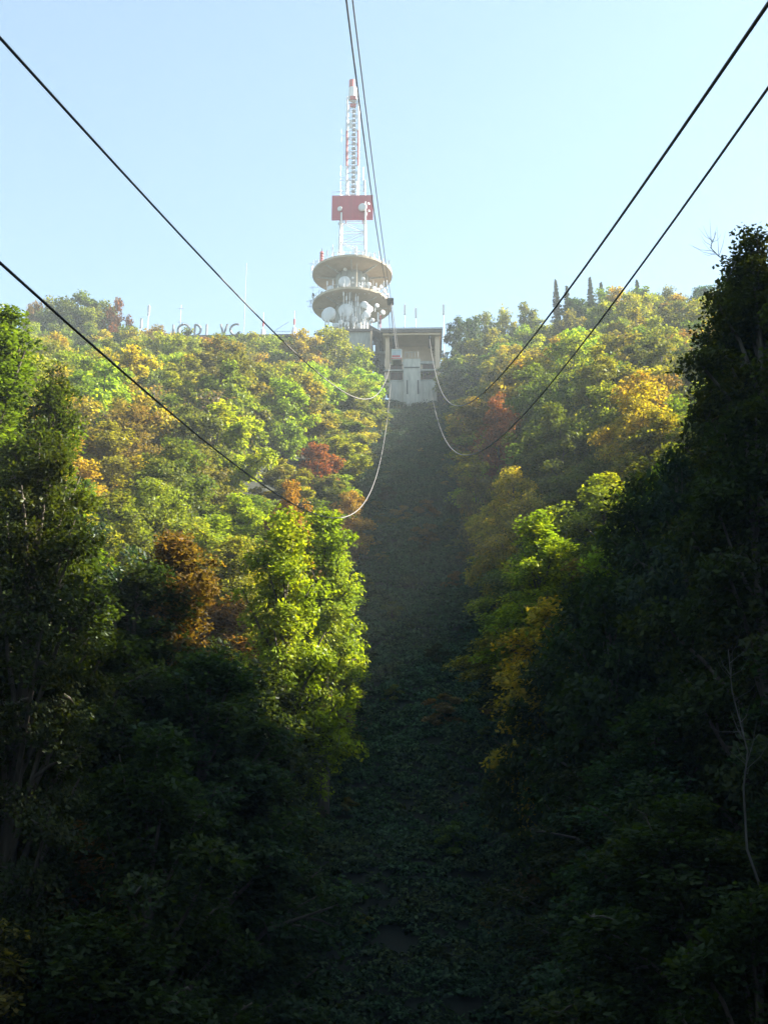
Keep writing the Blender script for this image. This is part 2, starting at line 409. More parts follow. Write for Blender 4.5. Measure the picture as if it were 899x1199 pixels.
for i_, (px, py, yd) in enumerate([(650, 326, 276), (663, 333, 270), (690, 323, 277), (703, 329, 272), (745, 326, 277), ]):  # paler needle colour, distance haze put into it
    hero(px, py+2, yd, 3.3, (.055, .08, .035), ['dark conifer leftmost on the right hand skyline', 'dark conifer just right of the leftmost skyline conifer', 'tallest dark conifer in the middle of the right skyline',
         'dark conifer close to the right of the tallest skyline one', 'dark conifer standing alone further right on the skyline', 'low dark conifer rightmost on the skyline', 'short dark conifer left of the tallest skyline one'][i_], CON[i_ % 3], 'conifer', 'conifers on the right skyline')
# telling trees named for their look
hero(392, 384, 243, 5.6, 'yellow green', 'yellow green tree in front of the tower, left of the station', FAR[2])
hero(350, 388, 238, 5.2, 'golden yellow', 'orange tinted yellow tree below the tower discs at the left', FAR[3])
hero(425, 405, 236, 4.0, 'lime green', 'pale lime tree whose crown touches the left station pillar', FAR[1])
hero(372, 518, 165, 3.5, 'rust red', 'bright red tree on the sunlit left slope', FAR[4])
hero(334, 540, 152, 3.6, 'yellow green', 'yellow green tree left of and below the bright red one', FAR[6])
hero(336, 560, 118, 3.2, 'orange', 'small orange tree above the lime green ones on the left', MID[1])
hero(408, 572, 150, 3.0, 'orange', 'orange red tree at the left edge of the clearing', MID[2])
hero(384, 590, 97, 3.3, 'lime green', 'large sunlit lime green tree overhanging the clearing from the left', TALL[0])
hero(338, 590, 84, 3.6, 'lime green', 'bright lime green tree just above the shadow line on the left', TALL[1])
hero(384, 676, 100, 3.0, 'lime green', 'lowest sunlit lime tree at the left clearing edge', TALL[0])
hero(654, 474, 138, 5.2, 'mid green', 'broad bright green tree under the right hand cables', MID[1])
hero(582, 462, 160, 3.4, 'rust red', 'red tinged tree where the right cables vanish', MID[2])
hero(602, 548, 126, 4.2, 'golden yellow', 'yellow tree at the right edge of the clearing', MID[0])
hero(628, 606, 100, 3.6, 'lime green', 'lime green tree lit at the end of the right shadow line', TALL[1])
hero(556, 545, 150, 3.0, 'russet brown', 'brownish pink bush at the right edge of the clearing', FAR[5])
hero(196, 612, 72, 3.6, (.13, .078, .024), 'dim russet tree in the shade on the left', TALL[0])  # leaf colour darkened to stand in for shade
# trees beside the station, bluish shade put into their leaf colour
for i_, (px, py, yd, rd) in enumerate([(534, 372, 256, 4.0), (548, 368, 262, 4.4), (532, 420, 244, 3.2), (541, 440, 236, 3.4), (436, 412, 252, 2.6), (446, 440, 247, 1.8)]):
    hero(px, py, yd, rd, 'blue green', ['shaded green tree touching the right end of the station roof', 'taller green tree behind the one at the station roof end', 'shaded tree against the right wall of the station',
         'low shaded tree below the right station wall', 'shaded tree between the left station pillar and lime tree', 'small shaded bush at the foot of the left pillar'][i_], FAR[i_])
# large trees close to the camera, shade put into the darker leaf colours
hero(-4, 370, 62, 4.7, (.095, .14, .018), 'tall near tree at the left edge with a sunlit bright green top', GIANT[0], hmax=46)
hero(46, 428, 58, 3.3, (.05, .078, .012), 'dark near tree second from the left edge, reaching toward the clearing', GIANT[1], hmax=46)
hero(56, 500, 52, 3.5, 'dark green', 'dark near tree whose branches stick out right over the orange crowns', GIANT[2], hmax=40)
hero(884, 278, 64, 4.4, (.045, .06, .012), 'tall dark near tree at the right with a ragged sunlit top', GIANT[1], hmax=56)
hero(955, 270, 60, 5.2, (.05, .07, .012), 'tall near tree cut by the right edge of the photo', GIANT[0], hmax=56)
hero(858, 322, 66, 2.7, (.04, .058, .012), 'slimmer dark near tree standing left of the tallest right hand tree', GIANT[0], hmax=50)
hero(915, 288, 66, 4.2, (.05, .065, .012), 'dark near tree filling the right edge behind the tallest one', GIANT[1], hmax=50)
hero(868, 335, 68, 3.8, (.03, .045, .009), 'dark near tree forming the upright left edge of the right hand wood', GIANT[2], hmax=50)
# unnamed trees in front of the telling ones stay low enough to leave their crowns in view
for H_ in [q for q in specs if q['label'] and q['name'] == 'broadleaf_tree' and 90 < q['y'] < 245]:
    hx, hy = proj((H_['x'], H_['y'], H_['z']+H_['h'])); hr = H_['rad']*F/H_['y']
    for q in specs:
        if q['label'] or q['y'] > H_['y']+2 or q['y'] < 60: continue
        qx, qy = proj((q['x'], q['y'], q['z']+q['h'])); qr = q['rad']*F/q['y']
        lim_ = hy+hr*1.25
        if abs(qx-hx) < hr*.8+qr*.8 and qy < lim_:
            nh = float(atY(qx, lim_, q['y'])[2])-q['z']
            if nh > 5: q['h'] = nh; q['rad'] = min(q['rad'], nh*.5)
            else: q['drop'] = True
# keep what the view shows: walk from the nearest tree to the farthest over a coarse picture grid
buf = np.zeros((300, 225), bool); yy_, xx_ = np.mgrid[0:300, 0:225]
for sp in sorted(specs, key=lambda q: q['y']):
    px, py = proj((sp['x'], sp['y'], sp['z']+sp['h']*.58)); rx = sp['rad']*F/sp['y']/4; ry = sp['h']*.43*F/sp['y']/4
    e = ((xx_-px/4)/rx)**2+((yy_-py/4)/ry)**2
    sp['px'], sp['py'] = proj((sp['x'], sp['y'], sp['z']+sp['h']*.75))
    sp['vis'] = int(((e < 1) & ~buf).sum())
    if 'drop' not in sp: buf |= e < .62
for sp in specs:
    if sp['name'] == 'broadleaf_tree' and sp['label'] is None and sp['vis'] < 4: sp['drop'] = True
cand = sorted([sp for sp in specs if sp['name'] == 'broadleaf_tree' and sp['label'] is None and 'drop' not in sp], key=lambda q: -q['vis'])
print('broadleaf visible', len(cand))
for sp in cand[262:]: sp['drop'] = True
# trees are told apart by colour and by the nearest landmark of the picture
LM = [(92, 360, 'green skyline hump'), (240, 385, 'rooftop letters'), (372, 535, 'bright red tree'), (336, 580, 'small orange tree'), (400, 640, 'overhanging lime green tree'),
      (190, 650, 'dim russet tree'), (480, 430, 'station'), (392, 405, 'tree below the tower'), (654, 500, 'broad bright green tree'), (582, 480, 'red tinged tree'),
      (602, 570, 'yellow clearing edge tree'), (690, 330, 'skyline conifers'), (850, 330, 'tall dark right tree'), (865, 900, 'leaning bare tree'),
      (10, 430, 'tall sunlit left tree'), (105, 540, 'dark tree with outstretched branches'), (20, 1170, 'bottom left corner'), (480, 760, 'narrowest part of the clearing'),
      (880, 1170, 'bottom right corner'), (250, 430, 'slope under the rooftop letters')]
ORD = ['nearest', 'second nearest', 'third nearest', 'fourth nearest', 'fifth nearest', 'sixth nearest', 'seventh nearest', 'eighth nearest', 'ninth nearest', 'tenth nearest', 'eleventh nearest', 'twelfth nearest']+['farthest']*30
DIR = ['right of', 'up and right of', 'above', 'up and left of', 'left of', 'down and left of', 'below', 'down and right of']
bins = {}
for sp in specs:
    if sp['label'] or 'drop' in sp: continue
    d = [((sp['px']-a)**2+(sp['py']-b)**2, a, b, t) for a, b, t in LM]; dd, a, b, t = min(d)
    k = int(round(math.atan2(b-sp['py'], sp['px']-a)/(math.pi/4))) % 8
    word = {'broadleaf_tree': 'broadleaf tree', 'sparse_tree': 'half bare tree'}[sp['name']]
    bins.setdefault((sp['colour'], word, DIR[k], t), []).append((dd, id(sp), sp))
for (c_, word, dr, t), L_ in bins.items():
    for i_, (_, _, sp) in enumerate(sorted(L_)):
        sp['label'] = f"{c_} {word} {dr} the {t}" if len(L_) == 1 else f"{ORD[i_]} {c_} {word} {dr} the {t}"
        sp['group'] = 'trees on the left slope' if sp['x'] < 0 else 'trees on the right slope'
for sp in specs:
    if 'drop' in sp: continue
    o = tree(sp['P'], sp['x'], sp['y'], sp['h'], sp['rad'], sp['colour'], sp['name'], z=sp['z'], jit=sp['jit'])
    tag(o, sp['label'], 'tree', sp['group'])
# the rest, barely showing between the others, and an unseen wood added on the right spur for its shadow: one mass each
def mass(name, L_, label, mat='leaf', n=1600, size=.75, c=(.07, .10, .016, 1)):
    rg = np.random.default_rng(77); (v0, q0), mb0 = make_crown(78, 14, 5, n, size, nl=14)
    t0 = np.array(mb0.v); tq = np.array(mb0.q).reshape(-1, 4)
    V_, Q_ = [], []; b0 = 0
    for (x, y, z, h, r) in L_:
        a = rg.uniform(0, 6.28); ca, sa = math.cos(a), math.sin(a)
        for vv, qq in ((v0, q0),):
            p = vv*[r/5, r/5, h/14]; p = np.stack([p[:, 0]*ca-p[:, 1]*sa+x, p[:, 0]*sa+p[:, 1]*ca+y, p[:, 2]+z-.2], 1)
            V_.append(p); Q_.append(qq+b0); b0 += len(p)
    o = link_mesh(name, np.concatenate(V_), np.concatenate(Q_), [], M[mat]); o.color = c
    return tag(o, label, 'wood', kind='stuff')
rest = [(q['x'], q['y'], q['z'], q['h'], q['rad']) for q in specs if 'drop' in q and q['y'] > 105 and q['vis'] < 200]
mass('wood', rest, 'mass of green crowns filling in behind the separate trees')
spur = []
for gx_ in range(5):
    for gy_ in range(16):
        x = 42+gx_*9+random.uniform(-2, 2); y = 5+gy_*11+random.uniform(-3, 3)
        if x/max(y, 1) > .335: spur.append((x, y, float(terrain(x, y)), random.uniform(11, 15), 5.6))
mass('wood', spur, 'unseen wood added on the spur beyond the right edge for its shadow')
# bare twigs poking out over the tall right tree and the pale bare trunks in the right shade
def bare(name, pts0, rad, label, rg, n=14, spread=1.6):
    o = empty(name, pts0[0])
    L = [np.array(p)-np.array(pts0[0]) for p in pts0]
    MB().tube(L, [rad*(1-.8*i/(len(L)-1)) for i in range(len(L))], 6).build('trunk', M['palebark'], o, True)
    m = MB()
    for k in range(n):
        s = rg.uniform(.45, 1)*(len(L)-1); i = min(int(s), len(L)-2); p = L[i]+(L[i+1]-L[i])*(s-i)
        d = unit(rg.normal(size=3)*[1, 1, .4]+[0, 0, .7])*rg.uniform(.4, 1)*spread
        m.tube([p, p+d*.55+[0, 0, .05], p+d+[0, 0, .25*spread]], [rad*.28, rad*.18, rad*.06], 4, False)
    m.build('branch', M['palebark'], o)
    tag(o, label, 'tree'); return o
rg = np.random.default_rng(3)
def vpts(px0, py0, px1, py1, Yd, n=5, wob=.25):
    a, b = atY(px0, py0, Yd), atY(px1, py1, Yd)
    return [a+(b-a)*k/(n-1)+(rg.normal(size=3)*wob if 0 < k < n-1 else 0) for k in range(n)]
bare('bare_tree', vpts(850, 330, 838, 272, 62.5), .05, 'leafless pale twigs sticking up out of the tall right tree', rg, 16, 1.5)
bare('bare_tree', vpts(890, 1040, 852, 760, 47, 6), .055, 'thin pale bare tree leaning in the shade at the lower right', rg, 22, 1.6)

# ------------------------------------------------------------------ undergrowth of the cleared strip
rg = np.random.default_rng(21)
nc = 15000
cx = rg.uniform(-13, 13, nc); cy = 48+rg.random(nc)**.85*203
cz = terrain(cx, cy); cr = rg.uniform(.45, .95, nc)*rg.choice([.9, 1, 1.4], nc, p=[.5, .38, .12])*np.where(np.abs(cx) > 8, 1.4, 1)
per = np.maximum(10, (cr**2*105).astype(int)); idx = np.repeat(np.arange(nc), per)
off = unit(rg.normal(size=(len(idx), 3)))*rg.random((len(idx), 1))**.5
off = np.abs(off)*[0, 0, 1]+off*[1, 1, 0]
c = np.stack([cx, cy, cz], 1)[idx]+off*np.stack([cr*1.25, cr*1.25, cr*.8], 1)[idx]
v, q = leaf_quads(c, unit(off+[0, 0, .6]+rg.normal(size=off.shape)*.6), .34, rg)
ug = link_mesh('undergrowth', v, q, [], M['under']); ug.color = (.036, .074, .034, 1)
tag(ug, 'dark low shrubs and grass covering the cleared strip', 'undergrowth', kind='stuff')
for k in range(120):
    sd = random.choice((-1, 1)); y = random.uniform(72, 245); x = sd*random.uniform(5.0, 9.5)
    if k % 3 == 0: x *= random.uniform(.1, .8)
    h_ = random.uniform(.7, 1.8) if k % 2 else random.uniform(1.4, 3.2)
    cn = random.choice(['mid green', 'dark green', 'olive green', 'russet brown'])
    o = tree(BUSH[k % 3], x, y, h_, h_*.62, cn, 'shrub')
    tag(o, f"shaded {cn} shrub growing low in the cleared strip", 'shrub', 'shrubs in the cleared strip')

# ------------------------------------------------------------------ upper station
YS = 250.0
def Zp(py, Yd=YS, px=484): return float(atY(px, py, Yd)[2])
def Xp(px, Yd=YS, py=430): return float(atY(px, py, Yd)[0])
st = empty('station', (Xp(484), YS+5, Zp(466)))
so = np.array(st.location)
def sbox(name, mat, px0, px1, py0, py1, y0, y1, parent=st, Yd=None):
    """box whose front face (at y0) covers the given picture rectangle"""
    Yd = Yd or y0
    m = MB(); org = so
    m.box(Xp(px0, Yd)-org[0], Xp(px1, Yd)-org[0], y0-org[1], y1-org[1], Zp(py1, Yd)-org[2], Zp(py0, Yd)-org[2])
    return m.build(name, mat, parent)
sbox('base_wall', M['pale'], 455, 511, 446.5, 474, 250, 258)
sbox('centre_block', M['pale'], 472, 492, 420, 474, 249.2, 249.98)
sbox('recess_shade', M['dark'], 475.6, 477.4, 445, 461, 249.05, 249.18)  # dark strip standing in for the shade of a recess
sbox('recess_shade', M['dark'], 488.3, 490.2, 445, 461, 249.05, 249.18)  # second dark strip, recess shade drawn as a slab
sbox('beam', M['dark'], 473, 491, 429.4, 430.6, 249.06, 249.17)
sbox('platform_slab', M['concrete'], 449, 518, 432.3, 434, 249.6, 250.5)
# side piers, back wall, cheek wall
p = sbox('pillar', M['tan'], 451, 456, 392.5, 460, 250.02, 250.9)
sbox('pillar', M['tan'], 509.5, 515, 391.5, 460, 250.02, 250.9)
sbox('back_wall', M['tan'], 455, 512, 386, 447, 255, 255.4)
sbox('side_wall', M['concrete'], 452, 454.4, 392.5, 449, 251, 259)
sbox('side_wall', M['tan'], 510.3, 513.5, 391.5, 449, 251, 259)
sbox('floor_slab', M['concrete'], 456.5, 509.5, 444.5, 446.3, 250.6, 254.9)
for px0, px1 in ((457.5, 470.5), (495, 508)):
    w = sbox('window', M['brownwin'], px0, px1, 426.5, 443.6, 251.6, 251.9)
    m = MB(); x0, x1 = Xp(px0, 251.5)-so[0], Xp(px1, 251.5)-so[0]; z0, z1 = Zp(443.6, 251.5)-so[2], Zp(426.5, 251.5)-so[2]; yb = 251.45-so[1]
    for k in range(4):
        xx = x0+(x1-x0)*k/3; m.box(xx-.06, xx+.06, yb, yb+.145, z0, z1)
    m.box(x0, x1, yb-.02, yb+.12, (z0+z1)/2-.05, (z0+z1)/2+.05)
    m.build('frame', M['dark'], w)
sbox('lintel', M['concrete'], 456.5, 472, 423.6, 426.4, 251.2, 251.6)
sbox('lintel', M['concrete'], 492, 509, 422.8, 426, 251.2, 251.6)
# roof with fascia and raised edge
zt, zb = Zp(385.5, 249), Zp(391.8, 249)
m = MB(); m.box(Xp(445.5, 249)-so[0], Xp(518.5, 249)-so[0], 248.6-so[1], 262-so[1], zb+.45-so[2], zt-so[2])
rf = m.build('roof', M['roof'], st)
m = MB(); m.box(Xp(448, 249)-so[0], Xp(516.5, 249)-so[0], 249.0-so[1], 261-so[1], zb-so[2]-.05, zb+.447-so[2]); m.build('soffit', M['tan'], rf)
m = MB(); m.box(Xp(445, 249)-so[0], Xp(519, 249)-so[0], 248.4-so[1], 248.597-so[1], zt-.25-so[2], zt+.12-so[2]); m.build('fascia', M['grey'], rf)
for px, h_ in ((473.5, 1.1), (480, .9), (487, 1.2), (517, 1.1)):
    m = MB(); m.lathe([(0, 0), (.22, 0), (.25, .25), (.12, .45), (.07, .5), (.06, h_), (0, h_)], (Xp(px, 249)-so[0], 250-so[1], zt-so[2]), n=10); m.build('roof_vent', M['dark'], rf, True)
# ceiling guide rails, hanging frames inside the bay
for px in (460.5, 503.5):
    m = MB(); x = Xp(px)-so[0]
    m.box(x-.25, x+.25, 249.4-so[1], 257-so[1], zb-.55-so[2], zb-.06-so[2]); m.build('guide_rail', M['dark'], st)
m = MB()
for a_ in np.linspace(-1, 1, 5):
    x = Xp(482, 249)+a_*1.4-so[0]; m.tube([(x, 249.0-so[1], Zp(421)-so[2]), (x, 249.0-so[1], Zp(414)-so[2])], .05, 5)
m.tube([(Xp(482, 249)-1.4-so[0], 249.0-so[1], Zp(414.5)-so[2]), (Xp(482, 249)+1.4-so[0], 249.0-so[1], Zp(414.5)-so[2])], .05, 5)
m.build('railing', M['grey'], st)
tag(st, 'concrete cable car station with open bay and flat roof at the top of the clearing', 'cable car station')
# lower wing to the left under the tower
wing = empty('annex', (Xp(432, 254), 257, Zp(440, 254))); so2, so = so, np.array(wing.location)
sbox('wall', M['concrete'], 404, 434, 387, 450, 254, 268, wing)
sbox('roof', M['roof'], 402, 435, 384, 387, 253.5, 268.2, wing)
sbox('pillar', M['tan'], 433.2, 435.3, 387.1, 450, 253.3, 253.95, wing)
sbox('wall', M['concrete'], 439, 450.5, 389, 450, 258.3, 266, wing)
w = sbox('window', M['glass'], 436.5, 441, 392, 403, 257.9, 258.2, wing)
sbox('window', M['glass'], 444, 449, 393, 415, 258.0, 258.25, wing)
sbox('balcony', M['pale'], 434.5, 452, 411, 413, 256.6, 258, wing)
m = MB()   # sloping canopy between wing and station
a0, a1, b0, b1 = atY(432, 380, 256), atY(455, 392, 252), atY(432, 384, 256), atY(455, 394.5, 252)
f_ = lambda p, dy: (p[0]-so[0], p[1]-so[1]+dy, p[2]-so[2])
m.hexa([f_(b0, 0), f_(b1, 0), f_(b1, 6), f_(b0, 6), f_(a0, 0), f_(a1, 0), f_(a1, 6), f_(a0, 6)])
m.build('canopy', M['roof'], wing)
tag(wing, 'grey concrete annex with a flat roof left of the station, under the tower', 'annex building')
so = so2
# pale stakes under the centre block
for (xa, ya, xb, yb, lb) in ((476, 480, 478.5, 470, 'short pale stake under the station wall'), (477.5, 486, 481.5, 466, 'longer pale slanting stake under the station wall')):
    a, b = atY(xa, ya, 247.5), atY(xb, yb, 248.2); a[2] = min(a[2], float(terrain(a[0], a[1])))
    o = MB().tube([a, (a+b)/2+[.05, 0, 0], b], [.13, .16, .10], 7).build('stake', M['pale']); tag(o, lb, 'stake')

# ------------------------------------------------------------------ telecommunication tower
YT = 275.0
TX = Xp(411.5, YT); TZ = Zp(392, YT, 411)
tw = empty('tower', (TX, YT, TZ-4))
T0 = np.array(tw.location)
def tl(px, py, Yd=YT): return atY(px, py, Yd)-T0
zc = lambda py, Yd=YT: float(atY(411.5, py, Yd)[2]-T0[2])
MB().lathe([(0, 0), (4.1, 0), (4.1, zc(325))], n=36).build('core', M['concrete'], tw)
# core windows / ribs
m = MB()
for k in range(12):
    a = k*math.pi/6; m.box(4.1*math.cos(a)-.14, 4.1*math.cos(a)+.14, 4.1*math.sin(a)-.14, 4.1*math.sin(a)+.14, 0, zc(326))
m.build('rib', M['concrete'], tw)
def disc(py_c, Rd, zname):
    z = zc(py_c)
    d = MB().lathe([(0, z), (4.15, z-.15), (Rd*.9, z), (Rd, z+.18), (Rd, z+.75), (Rd-.3, z+.75), (Rd-.3, z+.5), (0, z+.5)], n=64)
    o = d.build('platform', M['soffit'], tw)
    for k in range(8):
        a = k*math.pi/4+.02; u = np.array([math.cos(a), math.sin(a), 0]); w = np.array([-u[1], u[0], 0])
        P = []
        for zz in (z-.75, z-.02):
            for (r_, s_) in ((4.1, -.16), (Rd*.88, -.16), (Rd*.88, .16), (4.1, .16)):
                P.append(u*r_+w*s_+[0, 0, zz if not (zz < z-.5 and r_ > 5) else z-.12])
        MB().hexa(P).build('beam', M['pale'], o)
    m = MB()
    for k in range(40):
        a = k*2*math.pi/40; x, y = (Rd-.15)*math.cos(a), (Rd-.15)*math.sin(a); m.tube([(x, y, z+.74), (x, y, z+1.8)], .035, 4)
    ring = [((Rd-.15)*math.cos(a), (Rd-.15)*math.sin(a), z+1.8) for a in np.linspace(0, 2*math.pi, 41)]
    m.tube(ring, .04, 4, False)
    m.build('railing', M['white'], o)
    return z
zU = disc(324.5, 9.95, 'up'); zL = disc(361.0, 9.8, 'low')
def dish(px, py, rpx, Yd, yaw=0, tilt=0, mat='white'):
    c = tl(px, py, Yd); r = S(rpx, Yd)*1.12
    ax = (math.sin(yaw), -math.cos(yaw)*math.cos(tilt), math.sin(tilt))
    m = MB(); m.lathe([(0, -.55*r), (.35*r, -.5*r), (.8*r, -.28*r), (r, -.05*r), (r*1.0, .30*r), (r*.97, .34*r), (r*.6, .40*r), (0, .44*r)], c, ax, 28)
    o = m.build('dish', M[mat], tw, True)
    b = c-np.array(ax)*r*.5
    MB().tube([b, b-np.array(ax)*.8, b-np.array(ax)*.8+[0, 0, -1.6*r-.3]], .09, 6).build('bracket', M['grey'], o)
    return o
fr, fu = YT-7.2, YT-6.8
for a in [(385.4, 369, 9.2, fr, -.5, .05), (405, 364.5, 8.6, fr-.4, -.15, 0), (426.6, 357.5, 4.6, fr-.8, .1, 0), (429, 368.5, 4.6, fr-.8, .2, 0), (431, 362, 5.4, fr+.6, .5, 0),
          (403.5, 330.5, 7.0, fu, -.2, .05), (387, 338.5, 4.2, fu, -.5, 0), (425, 326.5, 2.2, fu, .1, 0), (413, 325.5, 1.4, fu, 0, 0), (413, 331, 1.4, fu, 0, 0), (404, 315.5, 2.2, YT-5, 0, 0),
          (438, 338, 2.6, fu, .4, 0), (443, 339, 1.8, fu, .5, 0), (450, 341, 2.6, fu, .7, 0), (432, 333, 2.6, fu, .2, 0), (395, 341, 3.2, fu-.4, -.3, 0), (446, 336, 2.2, fu+.8, .5, 0), (421, 337, 2.6, fu-.5, .1, 0), (377, 343, 2.4, fu+1.5, -.8, 0), (441, 358, 2.6, fr, .4, 0), (448, 366, 3.0, fr+.6, .6, 0), (394, 381, 3.0, fr-.8, -.2, 0), (454, 345, 1.6, fu, .7, 0), (415, 374, 3.2, fr-.5, 0, 0), (399, 377, 2.6, fr-.5, 0, 0),
          (436, 375, 2.4, fr-.4, .2, 0), (420, 381, 2.2, fr-.6, .2, 0)]: dish(*a)
for a in [(366.6, 346, 2.9, YT-2, -1.3, 0), (424.5, 243, 5.0, YT-4.6, -.25, 0), (398, 244.5, 3.0, YT-4.4, -.5, 0), (431.5, 238.5, 1.6, YT-5.2, .6, 0), (432, 247, 1.4, YT-5.2, .6, 0), (397.5, 262, 1.9, YT-3.0, -.6, 0)]:
    dish(*a, mat='dark' if a[0] < 380 else 'grey' if a[0] < 397.9 or a[2] == 2.3 else 'white')
def pole(px, py0, py1, Yd, r=.09, mat='white', name='antenna_pole', pan=None):
    a, b = tl(px, py0, Yd), tl(px, py1, Yd); b[0] = a[0]
    o = MB().tube([a, b], r, 6).build(name, M[mat], tw)
    if pan:
        m = MB()
        for t in pan:
            p = a+(b-a)*t; m.box(p[0]-.17, p[0]+.17, p[1]-.32, p[1]-.1, p[2]-.55, p[2]+.55)
        m.build('panel_antenna', M[mat if mat != 'grey' else 'white'], o)
    return o
rg = np.random.default_rng(8)
for (px, a, b, pn) in ((402, 378, 333, (.3, .75)), (405.5, 380, 330, (.6, .9)), (409, 376, 337, (.5,)), (411.6, 378, 352, (.8,)), (416.5, 378, 344, (.45, .8)), (418.8, 380, 347, (.7,)),
                       (421.2, 377, 356, (.6,)), (413.5, 380, 358, (.5,)), (407, 381, 360, (.4,)), (424, 380, 368, (.7,)), (426.5, 382, 366, (.6,)), (399, 380, 364, (.7,))):
    pole(px, a, b, YT-8.2+rg.uniform(-.3, .3), .1, 'white', pan=pn)
for px in (381, 384.5, 391, 397, 400, 404, 408, 414, 421, 425, 429, 433):
    pole(px, 387, rg.uniform(373, 380), YT-9.4, .13, 'white', pan=(.7,))
for px, t in ((442.5, 366), (445.5, 370), (444, 376)): pole(px, 386, t, YT-9.0, .12, 'red' if px == 445.5 else 'white', pan=(.6, .85))
for px in (389.8, 407.5, 420.5, 427, 432, 440.5, 446.5, 449.5, 453): pole(px, 344-abs(px-415)*-.02, rg.uniform(327, 336), YT-7.6 if px < 440 else YT-5, .11, 'white', pan=(.7,))
pole(417.6, 338, 309, YT-8.6, .13, 'soffit')
# antennas round the rims
for k in range(26):
    a = k*2*math.pi/26+rg.uniform(-.08, .08)
    for (z, Rd) in ((zU, 10.0), (zL, 9.85)):
        if rg.random() < .35: continue
        x, y = (Rd+.25)*math.cos(a), (Rd+.25)*math.sin(a); h_ = rg.uniform(1.2, 3.2)
        o = MB().tube([(x, y, z+.2), (x, y, z+h_)], .05, 5).build('antenna_pole', M['white'], tw)
        if rg.random() < .7:
            mm = MB(); mm.box(x-.14, x+.14, y-.14, y+.14, z+h_-1.1, z+h_); mm.build('panel_antenna', M['white'], o)
# red and white antenna standing on the left of the upper disc
o = pole(376.6, 318, 291, YT-3, .1, 'dark')
m = MB(); c = tl(376.6, 302, YT-3)
for k in range(5): m.lathe([(0, -.25), (.45, -.25), (.45, .25), (0, .25)], c+[0, 0, -1.5+k*.72], n=8)
m.build('antenna_element', M['red'], o)
o = pole(383.5, 316, 293, YT-4, .06, 'grey')
# thin yagi arrays sticking out on the left
for (px, py) in ((366, 312), (370, 309), (366, 340), (363, 356), (364.5, 362)):
    c = tl(px, py, YT-1); m = MB(); m.tube([c+[0, 0, -1.2], c+[0, 0, 1.3]], .04, 4); m.tube([c+[-.9, 0, .8], c+[1.6, 0, .8]], .035, 4)
    for k in range(6): m.tube([c+[-.8+k*.32, 0, .45], c+[-.8+k*.32, 0, 1.15]], .025, 3)
    m.build('yagi_antenna', M['grey'], tw)
# equipment cabins and clutter on the upper disc
m = MB(); m.box(-2.6, 2.2, -2.2, 2.2, zU+.5, zU+2.6); m.build('equipment_cabin', M['soffit'], tw)
for k in range(16):
    px = rg.uniform(386, 446); pole(px, 304-abs(px-412)*-.14, rg.uniform(286, 298), YT-rg.uniform(4, 7.0), .07, rg.choice(['white', 'white', 'grey']), pan=(.7,) if k % 2 else None)
# lower lattice: four white legs from upper disc to the red box
def lattice(name, parent, h0, h1, w0, w1, nb, rleg, mats, cx=0.0, rb=.05):
    """square lattice between heights h0..h1, half widths w0..w1"""
    legs = []
    for sx, sy in ((-1, -1), (1, -1), (1, 1), (-1, 1)):
        legs.append(lambda t, sx=sx, sy=sy: np.array([cx+sx*(w0+(w1-w0)*t), sy*(w0+(w1-w0)*t), h0+(h1-h0)*t]))
    for l in legs:
        for k in range(0, nb, max(1, nb//3)):
            k2 = min(k+max(1, nb//3), nb)
            MB().tube([l(k/nb), l(k2/nb)], rleg, 8).build('mast_leg', mats[(k//max(1, nb//3)) % len(mats)], parent)
    m = MB()
    for k in range(nb+1):
        for i in range(4):
            a, b = legs[i], legs[(i+1) % 4]
            m.tube([a(k/nb), b(k/nb)], rb, 4, False)
            if k < nb:
                m.tube([a(k/nb), b((k+1)/nb)] if k % 2 else [b(k/nb), a((k+1)/nb)], rb*.8, 4, False)
    m.build('bracing', M['grey'] if nb > 6 else mats[-1], parent)
hb0, hb1 = zc(254.5, YT), zc(226.5, YT)
mx = float(tl(413.5, 240)[0])
lattice('lower', tw, zc(303), hb0, 3.2, 2.95, 4, .28, [M['white']], mx, .085)
pole(405, 262, 250, YT-3, .12, 'red'); pole(424.5, 262, 250, YT-3, .12, 'red')
bw = S(24.4, YT-3.6)*1.13
def ringbox(m, w, z0, z1, t, n=1):
    m.box(mx-w, mx+w, -w, -w+t, z0, z1); m.box(mx-w, mx+w, w-t, w, z0, z1)
    m.box(mx-w, mx-w+t, -w+t, w-t, z0, z1); m.box(mx+w-t, mx+w, -w+t, w-t, z0, z1)
box_ = MB(); hbA, hbB = zc(255, YT-4.6), zc(226.5, YT-4.6)
box_.box(mx-bw, mx+bw, -3.75, -3.4, hbA, hbB)
bx_ = box_.build('panel_housing', M['redpanel'], tw)
m = MB()
for k in range(1, 6):
    x = mx-bw+2*bw*k/6; m.box(x-.03, x+.03, -3.79, -3.752, hbA, hbB)
m.build('panel_seam', M['red'], bx_)
pole(427.8, 262, 236.5, YT-4.15, .26, 'white', name='mast_leg'); pole(399.5, 262, 249, YT-4.15, .24, 'white', name='mast_leg')
